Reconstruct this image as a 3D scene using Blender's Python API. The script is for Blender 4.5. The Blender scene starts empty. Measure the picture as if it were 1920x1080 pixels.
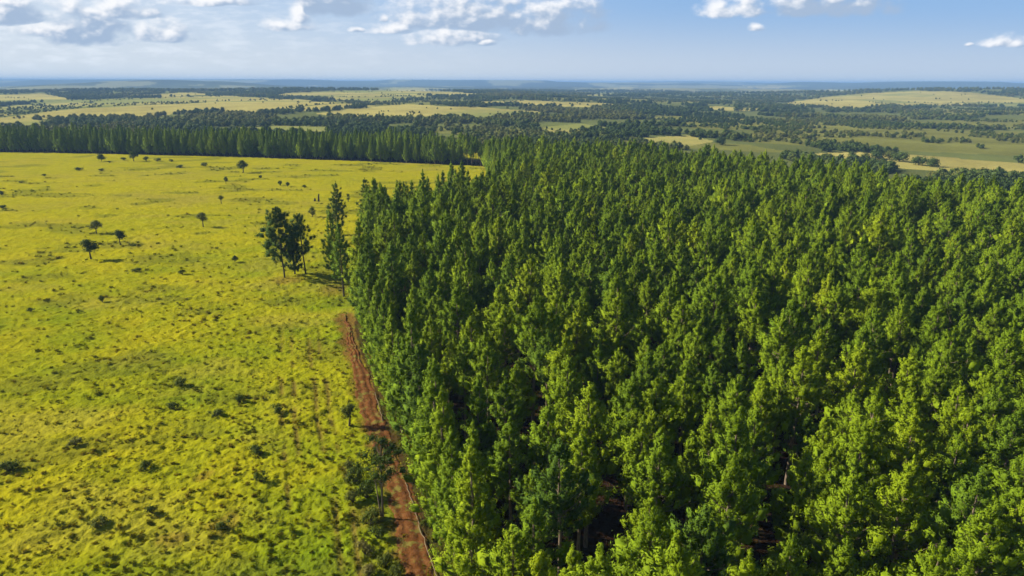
import bpy, math, random
import numpy as np
from mathutils import Matrix, Vector

SC = bpy.context.scene
COL = SC.collection
R = math.radians
rng = np.random.default_rng(11)
random.seed(11)

# ------------------------------------------------------------------ camera
F, CAMZ, PITCH, ROLL = 1297.0, 46.0, 16.57, 0.2
M3 = Matrix.Rotation(R(90 - PITCH), 3, 'X') @ Matrix.Rotation(R(ROLL), 3, 'Z')
MN = np.array(M3)
cam_d = bpy.data.cameras.new('camera')
cam_d.sensor_width = 36.0
cam_d.lens = 36.0 * F / 1920.0
cam_d.clip_start = 0.5
cam_d.clip_end = 120000.0
cam = bpy.data.objects.new('camera', cam_d)
COL.objects.link(cam)
cam.matrix_world = Matrix.Translation((0, 0, CAMZ)) @ M3.to_4x4()
SC.camera = cam


def ray(px, py):
    return M3 @ Vector(((px - 960) / F, (540 - py) / F, -1.0))


def at(px, py, z=0.0):
    """the place on the level z that shows at this point of the photograph"""
    d = ray(px, py)
    k = (z - CAMZ) / d.z
    return (d.x * k, d.y * k)


def proj(x, y, z):
    """numpy: world points to photograph pixels (and the depth)"""
    P = np.stack([x, y, z - CAMZ], -1) @ MN
    dep = np.maximum(-P[..., 2], 1e-3)
    return 960 + F * P[..., 0] / dep, 540 - F * P[..., 1] / dep, -P[..., 2]


# ------------------------------------------------------------------ noise
_tab = {}


def vnoise(x, y, seed=0):
    if seed not in _tab:
        _tab[seed] = np.random.default_rng(1000 + seed).random((256, 256))
    T = _tab[seed]
    xi, yi = np.floor(x).astype(np.int64), np.floor(y).astype(np.int64)
    fx, fy = x - xi, y - yi
    fx, fy = fx * fx * (3 - 2 * fx), fy * fy * (3 - 2 * fy)
    a, b, c, d = xi & 255, (xi + 1) & 255, yi & 255, (yi + 1) & 255
    return (T[a, c] * (1 - fx) + T[b, c] * fx) * (1 - fy) + (T[a, d] * (1 - fx) + T[b, d] * fx) * fy


def fbm(x, y, octv=4, seed=0, gain=0.5):
    s, amp, tot = 0.0, 1.0, 0.0
    for i in range(octv):
        s = s + amp * vnoise(x * 2 ** i + 17.3 * i, y * 2 ** i - 9.1 * i, seed + i)
        tot += amp
        amp *= gain
    return s / tot


def sstep(a, b, x):
    t = np.clip((x - a) / (b - a), 0, 1)
    return t * t * (3 - 2 * t)


def in_poly(x, y, poly):
    inside = np.zeros(np.shape(x), bool)
    n = len(poly)
    for i in range(n):
        x1, y1 = poly[i]
        x2, y2 = poly[(i + 1) % n]
        if y1 == y2:
            continue
        c = ((y1 > y) != (y2 > y)) & (x < (x2 - x1) * (y - y1) / (y2 - y1) + x1)
        inside ^= c
    return inside


def poly_dist(x, y, line):
    best = np.full(np.shape(x), 1e9)
    for (x1, y1), (x2, y2) in zip(line[:-1], line[1:]):
        dx, dy = x2 - x1, y2 - y1
        t = np.clip(((x - x1) * dx + (y - y1) * dy) / (dx * dx + dy * dy), 0, 1)
        best = np.minimum(best, np.hypot(x - x1 - t * dx, y - y1 - t * dy))
    return best


# ------------------------------------------------------------------ plan of the place (metres)
TREE_H = 15.5
edge_line = [at(915, 1180), at(876, 1080), at(826, 950), at(783, 850), at(756, 770), at(724, 690), at(692, 620), at(676, 560)]
edge_far = [at(680, 352, TREE_H), at(740, 350, TREE_H), at(800, 338, TREE_H), at(868, 322, TREE_H), at(925, 312, TREE_H), at(945, 300, TREE_H), at(912, 308)]
belt_front = [at(760, 303), at(520, 296), at(300, 290), at(0, 283), at(-160, 278)]
belt_back = [(x, y + 46) for x, y in reversed(belt_front)]
back_edge = [at(960, 252, TREE_H), at(1100, 260, TREE_H), at(1250, 268, TREE_H), at(1400, 281, TREE_H), at(1550, 302, TREE_H), at(1700, 320, TREE_H), at(1920, 348, TREE_H), at(2080, 366, TREE_H)]
near_edge = [at(2300, 1180), at(1900, 1500), at(960, 1700)]
PLANTATION = edge_line + edge_far + belt_front + belt_back + back_edge + near_edge
track_l = [(748, 1180), (735, 1080), (726, 1020), (716, 960), (712, 910), (695, 860), (676, 810), (662, 770), (648, 710), (640, 660), (633, 610), (634, 590)]
track_r = [(840, 1180), (818, 1080), (800, 1020), (785, 960), (771, 910), (748, 860), (728, 810), (712, 770), (696, 710), (676, 660), (664, 610), (650, 590)]
track_l = [(a + 0.26 * (b[0] - a), y) for (a, y), b in zip(track_l, track_r)]
TL = [at(*p) for p in track_l]
TR = [at(*p) for p in track_r]
TRACK = TL + TR[::-1]
VERGE_GAP = TR[:-1] + edge_line[::-1]
track_mid = [((a[0] + b[0]) / 2, (a[1] + b[1]) / 2) for a, b in zip(TL, TR)]

# land cover beyond the plantation, traced on the photograph and laid on the ground there
PASTURE = [
    [(-200, 206), (0, 199), (120, 187), (320, 180), (430, 178), (560, 185), (705, 198), (600, 206), (520, 207), (475, 210), (380, 207), (320, 212), (250, 219), (150, 219), (90, 222), (-200, 226)],
    [(-200, 222), (0, 221), (88, 224), (108, 231), (60, 236), (-200, 240)],
    [(592, 211), (700, 199), (762, 195), (900, 200), (1012, 208), (960, 216), (780, 221), (700, 222), (610, 214)],
    [(350, 243), (440, 237), (520, 234), (680, 237), (642, 243), (480, 246)],
    [(-200, 176), (0, 175), (75, 172), (132, 185), (70, 191), (-200, 200)],
    [(250, 175), (350, 171), (402, 176), (300, 180), (200, 181)],
    [(500, 177), (560, 171), (700, 167), (820, 181), (700, 190), (560, 182)],
    [(640, 168), (780, 165), (940, 176), (830, 180), (720, 172)],
    [(865, 190), (980, 186), (1110, 190), (1195, 195), (1090, 199), (960, 196), (880, 193)],
    [(950, 205), (1010, 206), (1025, 213), (960, 214)],
    [(1475, 190), (1560, 178), (1700, 168), (1830, 172), (1920, 184), (2100, 190), (2100, 196), (1720, 196), (1580, 200), (1480, 196)],
    [(1300, 200), (1350, 198), (1470, 203), (1380, 206)],
    [(1490, 287), (1600, 282), (1750, 291), (1920, 305), (2100, 315), (2100, 336), (1920, 326), (1850, 322), (1700, 314), (1600, 303), (1530, 297)],
    [(1210, 256), (1290, 251), (1340, 262), (1290, 272), (1230, 268)],
    [(1010, 238), (1090, 231), (1165, 240), (1100, 246), (1020, 246)],
    [(1070, 167), (1110, 164), (1195, 162), (1180, 166)],
    [(1350, 161), (1440, 158), (1520, 159), (1440, 164)],
    [(1500, 168), (1560, 165), (1640, 167), (1560, 171)],
    [(1080, 176), (1180, 172), (1200, 174), (1120, 178)],
    [(700, 164), (760, 162), (840, 165), (770, 167)],
]
SCRUB = [
    [(1380, 262), (1420, 242), (1560, 232), (1740, 240), (1920, 246), (2100, 250), (2100, 300), (1920, 290), (1750, 283), (1600, 276)],
    [(1200, 214), (1480, 220), (1700, 226), (1920, 222), (2100, 226), (2100, 244), (1640, 236), (1500, 244), (1300, 240)],
    [(1560, 206), (1700, 202), (1920, 200), (2100, 204), (2100, 214), (1800, 214)],
    [(1060, 262), (1200, 258), (1400, 268), (1500, 284), (1300, 276), (1150, 272)],
    [(960, 182), (1120, 180), (1300, 184), (1440, 186), (1300, 192), (1100, 188)],
    [(740, 236), (900, 236), (1050, 244), (1160, 250), (1000, 256), (820, 248)],
    [(480, 190), (640, 186), (900, 186), (860, 194), (640, 200)],
]


def height(x, y):
    r = np.hypot(x, y)
    z = 0.0 * r
    far = sstep(430, 1000, r)
    z = z + far * (16 * (fbm(x / 520, y / 800, 3, 5) - 0.5) - 3)
    z = z + 24 * np.exp(-((x + 900) / 1000) ** 2 - ((y - 2300) / 650) ** 2)
    z = z + 12 * np.exp(-((x + 350) / 420) ** 2 - ((y - 1250) / 260) ** 2)
    z = z + 26 * np.exp(-((x - 1750) / 900) ** 2 - ((y - 2600) / 600) ** 2)
    z = z + 10 * np.exp(-((x - 50) / 420) ** 2 - ((y - 1700) / 300) ** 2)
    z = z - 9 * np.exp(-((x - 330) / 260) ** 2 - ((y - 480) / 170) ** 2)
    a = np.arctan2(x, y)
    z = z + 62 * np.exp(-((x + 2650) / 620) ** 2 - ((y - 5600) / 900) ** 2) + 34 * np.exp(-((x - 1300) / 1500) ** 2 - ((y - 9000) / 900) ** 2)
    mid = sstep(3000, 5200, r)
    z = z + mid * 34 * (fbm(a * 9 + 3, r / 2600, 3, 21) - 0.42)
    ridge = sstep(7600, 10500, r)
    z = z + ridge * (18 + 60 * np.clip(2.6 * fbm(a * 7.5 + 11, r / 5200, 3, 31) - 0.95, 0, 1))
    return np.where(z > 60, 60 + 16 * np.tanh((z - 60) / 16), z)


def bumps(x, y):
    """tussocks and hummocks of the near pasture"""
    r = np.hypot(x, y)
    c, s = math.cos(0.35), math.sin(0.35)
    u, v = x * c + y * s, -x * s + y * c
    amp = 1.0 - 0.45 * sstep(120, 420, r)
    n1 = fbm(u / 1.7, v / 0.85, 3, 41)
    n2 = 1 - np.abs(2 * fbm(u / 1.15 + 40, v / 0.6, 2, 47) - 1)
    n3 = fbm(u / 0.9, v / 0.6, 2, 53)
    big = fbm(x / 14, y / 14, 3, 59)
    n4 = 1 - np.abs(2 * fbm(u / 0.75 + 9, v / 0.42, 2, 67) - 1)
    z = 0.55 * (n1 - 0.5) * (0.2 + 1.5 * big) + 0.30 * (n2 - 0.6) + 0.20 * (n4 - 0.6) + 0.24 * (n3 - 0.5) + 0.7 * (big - 0.5)
    return z * amp


edge_all = edge_line + edge_far


def surface(x, y):
    r = np.hypot(x, y)
    pl = in_poly(x, y, PLANTATION)
    dt = poly_dist(x, y, track_mid)
    w = np.where(pl, 0.25, 1.0) * sstep(1.0, 4.0, dt + 0.6) * (1 - sstep(470, 560, r))
    return height(x, y) + w * bumps(x, y)


# ------------------------------------------------------------------ material helpers
def new_mat(name):
    m = bpy.data.materials.new(name)
    m.use_nodes = True
    nt = m.node_tree
    nt.nodes.clear()
    out = nt.nodes.new('ShaderNodeOutputMaterial')
    return m, nt, out


class NB:
    def __init__(s, nt):
        s.nt = nt

    def n(s, t, **kw):
        nd = s.nt.nodes.new(t)
        for k, v in kw.items():
            setattr(nd, k, v)
        return nd

    def put(s, sock, v):
        if isinstance(v, bpy.types.NodeSocket):
            s.nt.links.new(v, sock)
        else:
            sock.default_value = v

    def m(s, op, a, b=None, c=None, clamp=False):
        nd = s.n('ShaderNodeMath', operation=op, use_clamp=clamp)
        s.put(nd.inputs[0], a)
        if b is not None:
            s.put(nd.inputs[1], b)
        if c is not None:
            s.put(nd.inputs[2], c)
        return nd.outputs[0]

    def mix(s, f, a, b, typ='RGBA', blend='MIX'):
        nd = s.n('ShaderNodeMix', data_type=typ)
        if typ == 'RGBA':
            nd.blend_type = blend
            i = (0, 6, 7, 2)
        else:
            i = (0, 2, 3, 0)
        s.put(nd.inputs[i[0]], f)
        s.put(nd.inputs[i[1]], a)
        s.put(nd.inputs[i[2]], b)
        return nd.outputs[i[3]]

    def ss(s, x, a, b, lo=0.0, hi=1.0):
        nd = s.n('ShaderNodeMapRange', interpolation_type='SMOOTHSTEP')
        s.put(nd.inputs[0], x)
        s.put(nd.inputs[1], a)
        s.put(nd.inputs[2], b)
        s.put(nd.inputs[3], lo)
        s.put(nd.inputs[4], hi)
        return nd.outputs[0]

    def noise(s, vec, scale, detail=3.0, rough=0.5, dist=0.0):
        nd = s.n('ShaderNodeTexNoise')
        s.put(nd.inputs['Vector'], vec)
        s.put(nd.inputs['Scale'], scale)
        s.put(nd.inputs['Detail'], detail)
        s.put(nd.inputs['Roughness'], rough)
        s.put(nd.inputs['Distortion'], dist)
        return nd.outputs[0]

    def ramp(s, f, stops):
        nd = s.n('ShaderNodeValToRGB')
        cr = nd.color_ramp
        while len(cr.elements) > 1:
            cr.elements.remove(cr.elements[-1])
        cr.elements[0].position = stops[0][0]
        cr.elements[0].color = (*stops[0][1], 1)
        for p, c in stops[1:]:
            e = cr.elements.new(p)
            e.color = (*c, 1)
        s.put(nd.inputs[0], f)
        return nd.outputs[0]


def leaf_material(name, stops, transl=0.3, tint_attr=True, rough=0.75, spec=0.08, var=0.5):
    m, nt, out = new_mat(name)
    b = NB(nt)
    geo = b.n('ShaderNodeNewGeometry')
    if tint_attr:
        a = b.n('ShaderNodeAttribute', attribute_type='INSTANCER', attribute_name='tint')
        t = a.outputs['Fac']
    else:
        t = b.n('ShaderNodeObjectInfo').outputs['Random']
    isl = geo.outputs['Random Per Island']
    t2 = b.m('ADD', t, b.m('MULTIPLY', b.m('SUBTRACT', isl, 0.5), 0.22), clamp=True)
    col = b.ramp(t2, stops)
    val = b.m('ADD', 1.0 - var / 2, b.m('MULTIPLY', isl, var))
    col = b.mix(1.0, col, val, blend='MULTIPLY')
    pr = b.n('ShaderNodeBsdfPrincipled')
    b.put(pr.inputs['Base Color'], col)
    pr.inputs['Roughness'].default_value = rough
    pr.inputs['Specular IOR Level'].default_value = spec
    tr = b.n('ShaderNodeBsdfTranslucent')
    tc = b.mix(1.0, col, (1.25, 1.15, 0.5, 1), blend='MULTIPLY')
    b.put(tr.inputs['Color'], tc)
    mx = b.n('ShaderNodeMixShader')
    mx.inputs[0].default_value = transl
    nt.links.new(pr.outputs[0], mx.inputs[1])
    nt.links.new(tr.outputs[0], mx.inputs[2])
    nt.links.new(mx.outputs[0], out.inputs[0])
    return m


def bark_material(name, c1, c2, scale=3.0):
    m, nt, out = new_mat(name)
    b = NB(nt)
    tc = b.n('ShaderNodeTexCoord')
    mp = b.n('ShaderNodeMapping')
    mp.inputs['Scale'].default_value = (4, 4, 0.8)
    nt.links.new(tc.outputs['Object'], mp.inputs[0])
    f = b.noise(mp.outputs[0], scale, 4, 0.6)
    col = b.ramp(f, [(0.3, c1), (0.7, c2)])
    pr = b.n('ShaderNodeBsdfPrincipled')
    b.put(pr.inputs['Base Color'], col)
    pr.inputs['Roughness'].default_value = 0.9
    pr.inputs['Specular IOR Level'].default_value = 0.15
    nt.links.new(pr.outputs[0], out.inputs[0])
    return m


M_NEEDLE = leaf_material('pine_needles', var=0.32, transl=0.14, stops=[(0.0, (0.062, 0.112, 0.010)), (0.35, (0.120, 0.190, 0.007)), (0.7, (0.182, 0.250, 0.006)), (1.0, (0.245, 0.295, 0.006))])
M_DARKPINE = leaf_material('dark_pine_needles', [(0.0, (0.042, 0.080, 0.010)), (1.0, (0.105, 0.150, 0.012))], 0.25)
M_BROAD = leaf_material('field_tree_leaves', [(0.0, (0.045, 0.075, 0.012)), (0.5, (0.075, 0.105, 0.014)), (1.0, (0.150, 0.165, 0.035))], 0.25)
M_SHRUB = leaf_material('shrub_leaves', [(0.0, (0.040, 0.066, 0.010)), (0.5, (0.090, 0.118, 0.013)), (1.0, (0.170, 0.150, 0.040))], 0.25)
M_FARLEAF = leaf_material('far_wood_leaves', [(0.0, (0.050, 0.082, 0.018)), (0.5, (0.085, 0.122, 0.022)), (1.0, (0.150, 0.155, 0.034))], 0.15)
M_GRASS = leaf_material('grass_blades', [(0.0, (0.100, 0.140, 0.006)), (0.45, (0.225, 0.255, 0.006)), (0.8, (0.290, 0.280, 0.007)), (1.0, (0.290, 0.225, 0.020))], 0.30, var=0.4, spec=0.05)
M_BARK = bark_material('pine_bark', (0.10, 0.070, 0.045), (0.26, 0.20, 0.13))
M_DARKBARK = bark_material('dark_bark', (0.035, 0.026, 0.018), (0.10, 0.08, 0.055))
M_PALEWOOD = bark_material('pale_wood', (0.13, 0.095, 0.05), (0.22, 0.17, 0.09))


# ------------------------------------------------------------------ mesh helpers
def mesh_from(name, verts, faces_flat, nper, mat, mat_idx=None, smooth=False):
    """verts (n,3); faces_flat (m,nper) ints or list of such arrays"""
    me = bpy.data.meshes.new(name)
    if not isinstance(faces_flat, list):
        faces_flat = [faces_flat]
    nv = len(verts)
    loops = np.concatenate([f.reshape(-1) for f in faces_flat]).astype(np.int32)
    tot = np.concatenate([np.full(len(f), f.shape[1]) for f in faces_flat]).astype(np.int32)
    start = np.concatenate([[0], np.cumsum(tot)[:-1]]).astype(np.int32)
    me.vertices.add(nv)
    me.vertices.foreach_set('co', np.ascontiguousarray(verts, np.float32).reshape(-1))
    me.loops.add(len(loops))
    me.loops.foreach_set('vertex_index', loops)
    me.polygons.add(len(tot))
    me.polygons.foreach_set('loop_start', start)
    for mm in (mat if isinstance(mat, (list, tuple)) else [mat]):
        me.materials.append(mm)
    if mat_idx is not None:
        me.polygons.foreach_set('material_index', np.asarray(mat_idx, np.int32))
    if smooth:
        me.polygons.foreach_set('use_smooth', np.ones(len(tot), bool))
    me.update(calc_edges=True)
    nn = NORMALS.get(nv if mat_idx is None else int((np.asarray(mat_idx) == 0).sum()) * 4)
    if nn is not None and nper == 4 and (mat_idx is not None or nv == len(nn)):
        full = np.zeros((nv, 3))
        full[:len(nn)] = nn
        me.polygons.foreach_set('use_smooth', np.ones(len(tot), bool))
        me.normals_split_custom_set_from_vertices(full.tolist())
    return me


def tube(path, radii, k=7):
    """a tapered tube along a path; returns verts and quads"""
    path = np.asarray(path, float)
    vs, fs = [], []
    n = len(path)
    for i in range(n):
        t = path[min(i + 1, n - 1)] - path[max(i - 1, 0)]
        t /= np.linalg.norm(t) + 1e-9
        up = np.array([0, 1.0, 0]) if abs(t[1]) < 0.9 else np.array([1.0, 0, 0])
        a = np.cross(t, up)
        a /= np.linalg.norm(a)
        b = np.cross(t, a)
        for j in range(k):
            q = 2 * math.pi * j / k
            vs.append(path[i] + radii[i] * (math.cos(q) * a + math.sin(q) * b))
    for i in range(n - 1):
        for j in range(k):
            fs.append((i * k + j, i * k + (j + 1) % k, (i + 1) * k + (j + 1) % k, (i + 1) * k + j))
    return np.array(vs), np.array(fs, int)


def join(parts):
    vs, fs, o = [], [], 0
    for v, f in parts:
        vs.append(v)
        fs.append(f + o)
        o += len(v)
    return np.concatenate(vs), np.concatenate(fs)


NORMALS = {}


def leaf_puffs(g, centres, radii, per, size, stretch=1.25, up=0.35, jit=0.40, aspect=0.5, core=0.66, whole=0.0, axes=None):
    """leaf-sized kites spread through rounded puffs"""
    n = len(centres)
    c = np.repeat(centres, per, 0)
    rad = np.repeat(radii, per)
    N = n * per
    d = g.normal(size=(N, 3))
    if axes is None:
        axes = np.tile([0, 0, 1.0], (n, 1))
        d[:, 2] += 0.35
    else:
        d += 0.35 * np.repeat(axes, per, 0)
    A = np.repeat(axes, per, 0)

    def stretched(q, a_):
        return q + a_ * (q * a_).sum(-1, keepdims=True) * (stretch - 1)

    def shrunk(q, a_):
        return q + a_ * (q * a_).sum(-1, keepdims=True) * (1 / stretch - 1)
    d /= np.linalg.norm(d, axis=1, keepdims=True)
    rr = rad * (0.58 + 0.58 * g.random(N))
    p = c + stretched(d, A) * rr[:, None]
    nrm = d + jit * g.normal(size=(N, 3))
    nrm /= np.linalg.norm(nrm, axis=1, keepdims=True)
    t = g.normal(size=(N, 3)) * 0.7
    t += A * up * 2
    t += d * 0.5
    t -= nrm * (t * nrm).sum(1, keepdims=True)
    t /= np.linalg.norm(t, axis=1, keepdims=True) + 1e-9
    b = np.cross(nrm, t)
    L = (size * (0.7 + 0.6 * g.random(N)) * (0.6 + 0.4 * rad / max(radii.max(), 1e-6)))[:, None]
    W = L * aspect
    v = np.stack([p - t * L * 0.5, p - b * W * 0.5 + t * L * 0.05, p + t * L * 0.5, p + b * W * 0.5 + t * L * 0.05], 1).reshape(-1, 3)
    ax = centres * np.array([1, 1, 0])
    axl = np.linalg.norm(ax, axis=1, keepdims=True)
    ax = ax / (axl + 0.4) + np.array([0, 0, 0.30])
    sn = (0.8 - 0.35 * whole) * shrunk(d, A) + 0.5 * nrm + whole * np.repeat(ax, per, 0)
    sn /= np.linalg.norm(sn, axis=1, keepdims=True)
    sn = np.repeat(sn, 4, 0)
    f = np.arange(4 * N).reshape(-1, 4)
    # a dense heart of foliage inside each puff, so that no light leaks through
    K = len(CORE)
    cr = radii * core * (0.8 + 0.4 * g.random(n))
    wob = (0.72 + 0.56 * g.random((n, 8)))[:, CORE_ID]
    cv = (centres[:, None] + stretched(CORE[None] * wob[..., None], axes[:, None]) * cr[:, None, None]).reshape(-1, 3)
    cn = shrunk(np.repeat(CORE[None], n, 0), axes[:, None]).reshape(-1, 3)
    cn = cn / np.linalg.norm(cn, axis=1, keepdims=True) + whole * np.repeat(ax, K, 0)
    cn /= np.linalg.norm(cn, axis=1, keepdims=True)
    cf = np.arange(n * K).reshape(-1, 4) + len(v)
    v, f, sn = np.concatenate([v, cv]), np.concatenate([f, cf]), np.concatenate([sn, cn])
    NORMALS[len(v)] = sn
    return v, f


def _core():
    out = []
    q = (-1, 1)
    for ax in range(3):
        for sg in (-1, 1):
            c = [(-1, -1), (1, -1), (1, 1), (-1, 1)]
            for a_, b_ in (c if sg > 0 else c[::-1]):
                p = [0, 0, 0]
                p[ax], p[(ax + 1) % 3], p[(ax + 2) % 3] = sg, a_, b_
                out.append(p)
    out = np.array(out, float)
    return out / np.linalg.norm(out, axis=1, keepdims=True)


CORE = _core()
CORE_ID = ((CORE > 0) * np.array([1, 2, 4])).sum(1)


def pine_parts(seed, h=15.5, rmax=2.7, cb=0.4, per=34, sparse=False, leaf=0.36):
    g = np.random.default_rng(seed)
    lean = g.normal(size=2) * 0.25
    zz = np.linspace(0, 1, 9)
    wob = g.normal(size=(9, 2)) * 0.06
    wob[0] = 0
    path = np.stack([lean[0] * zz ** 1.5 + wob[:, 0], lean[1] * zz ** 1.5 + wob[:, 1], zz * h * 0.985 - 0.15 * (zz == 0)], 1)
    tv = [tube(path, 0.20 * (1 - zz * 0.86) + 0.015, 8)]
    px = lambda z: np.interp(z / h, zz, path[:, 0])
    py = lambda z: np.interp(z / h, zz, path[:, 1])
    cen, rad, axs = [], [], []
    z = cb * h
    a0 = g.random() * 6.28
    step = 1.0 if sparse else 0.86
    while z < 0.97 * h:
        t = (z / h - cb) / (1 - cb)
        prof = min(1.0, 0.70 + 2.2 * t) * (1 - t) ** (0.66 if sparse else 1.0)
        nb = (g.integers(4, 6) if t > 0.6 else g.integers(5, 7))
        a0 += 0.9
        for k in range(nb):
            a = a0 + 6.283 * k / nb + g.normal() * 0.3
            L = max(0.22, rmax * prof * (0.66 + 0.55 * g.random()))
            zs = z + g.normal() * 0.2
            q = np.array([0.0, 0.35, 0.7, 1.0])
            rise = 0.0 + 0.2 * g.random()
            cur = 0.40 + 0.40 * g.random()
            bp = np.stack([px(zs) + np.cos(a) * L * q, py(zs) + np.sin(a) * L * q, zs + L * (rise * q + cur * q * q)], 1)
            if bp[-1, 2] > h:
                bp[:, 2] -= bp[-1, 2] - h + 0.1
            if L > 0.8:
                tv.append(tube(bp, 0.05 * (1 - 0.75 * q) * (0.6 + 0.4 * L / rmax), 4))
            for s, rs in (((0.38, 0.8), (0.72, 0.95), (1.02, 1.0)) if sparse else ((0.40, 0.9), (0.72, 1.1), (1.0, 0.95))):
                if L < 0.9 and s < 0.7:
                    continue
                if g.random() < 0.1:
                    continue
                pos = np.array([np.interp(s, q, bp[:, i]) for i in range(3)])
                pos += g.normal(size=3) * (0.10 + 0.05 * L)
                tg = (bp[-1] - bp[1]) / np.linalg.norm(bp[-1] - bp[1]) + np.array([0, 0, 0.75]) + g.normal(size=3) * 0.22
                axs.append(tg / np.linalg.norm(tg))
                cen.append(pos)
                rad.append((0.16 + 0.125 * L) * rs * (0.65 + 0.7 * g.random()) * (1.3 if sparse else 1.0))
        z += step * (0.75 + 0.5 * g.random()) * (1 - 0.3 * t)
    for dz, rr_ in ((0.15, 0.17), (-0.45, 0.27), (-1.0, 0.36)):
        cen.append(np.array([px(h), py(h), h + dz]))
        rad.append(rr_)
        axs.append(np.array([0, 0, 1.0]))
    cv = leaf_puffs(g, np.array(cen), np.array(rad), per, leaf, 1.25 if sparse else 1.75, up=0.55, jit=0.28, aspect=0.36, core=0.66, whole=0.85, axes=np.array(axs))
    return cv, join(tv)


def broad_parts(seed, h, w, trunk_h, per=70, leaf=0.3, flat=1.0):
    g = np.random.default_rng(seed)
    tv, cen, rad = [], [], []
    zc = trunk_h + (h - trunk_h) * 0.45
    top = np.array([g.normal() * 0.1 * h * 0.3, g.normal() * 0.1 * h * 0.3, trunk_h])
    tr = h * 0.028 + 0.03
    tv.append(tube([(0, 0, -0.1), tuple(top * 0.5), tuple(top)], [tr * 1.3, tr, tr * 0.8], 7))
    n = 16
    for k in range(n):
        a = 6.283 * k / n * 2.4 + g.normal() * 0.3
        e = g.random()
        rr = w * 0.5 * math.sqrt(g.random()) * 0.8
        pz = trunk_h + (h - trunk_h) * (0.12 + 0.68 * e) * flat
        rr *= math.sqrt(max(0.1, 1 - (2 * e - 0.8) ** 2))
        p = np.array([math.cos(a) * rr, math.sin(a) * rr, pz])
        cen.append(p)
        rad.append(w * 0.21 * (0.7 + 0.6 * g.random()))
        if k % 2 == 0:
            mid = (top + p) / 2 + np.array([0, 0, -0.05 * h])
            tv.append(tube([tuple(top * 0.95), tuple(mid), tuple(p)], [tr * 0.55, tr * 0.4, tr * 0.15], 5))
    cv = leaf_puffs(g, np.array(cen), np.array(rad), per, leaf, 0.9, up=0.1, aspect=0.6, core=0.4)
    return cv, join(tv)


def bush_parts(seed, h, w, per=60, leaf=0.16, n=9):
    g = np.random.default_rng(seed)
    tv, cen, rad = [], [], []
    for k in range(n):
        a = g.random() * 6.28
        rr = w * 0.5 * math.sqrt(g.random()) * 0.75
        p = np.array([math.cos(a) * rr, math.sin(a) * rr, h * (0.25 + 0.5 * g.random() * (1 - rr / w))])
        cen.append(p)
        rad.append(min(w, h) * 0.27 * (0.7 + 0.6 * g.random()))
        tv.append(tube([(0, 0, -0.08), tuple(p * 0.5), tuple(p)], [0.03 * h + 0.01, 0.02 * h, 0.006], 4))
    cv = leaf_puffs(g, np.array(cen), np.array(rad), per, leaf, 1.0, up=0.3, aspect=0.5, core=0.35)
    return cv, join(tv)


# ------------------------------------------------------------------ things
def empty(name, label, cat, loc, group=None, rz=0.0, sc=(1, 1, 1), lean=(0, 0)):
    o = bpy.data.objects.new(name, None)
    o.empty_display_size = 0.5
    COL.objects.link(o)
    o.location = loc
    o.rotation_euler = (lean[0], lean[1], rz)
    o.scale = sc
    o['label'] = label
    o['category'] = cat
    if group:
        o['group'] = group
    return o


def part(name, me, parent, tint=None):
    o = bpy.data.objects.new(name, me)
    COL.objects.link(o)
    o.parent = parent
    if tint is not None:
        o['tint'] = float(tint)
    return o


def gz(x, y):
    return float(surface(np.array([x]), np.array([y]))[0])


def tree_thing(name, label, cat, x, y, crown_me, trunk_me, tint, group=None, rz=0.0, sc=(1, 1, 1), lean=(0, 0), crown='crown', trunk='trunk'):
    e = empty(name, label, cat, (x, y, gz(x, y)), group, rz, sc, lean)
    part(crown, crown_me, e, tint)
    part(trunk, trunk_me, e)
    return e


ORD = ['', 'first', 'second', 'third', 'fourth', 'fifth', 'sixth', 'seventh', 'eighth', 'ninth', 'tenth', 'eleventh', 'twelfth', 'thirteenth', 'fourteenth', 'fifteenth', 'sixteenth', 'seventeenth', 'eighteenth', 'nineteenth', 'twentieth']


def ordinal(n):
    if n <= 20:
        return ORD[n]
    t = {2: 'twenty', 3: 'thirty', 4: 'forty', 5: 'fifty'}[n // 10]
    return (t + '-' + ORD[n % 10]) if n % 10 else t[:-1] + 'ieth'


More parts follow.
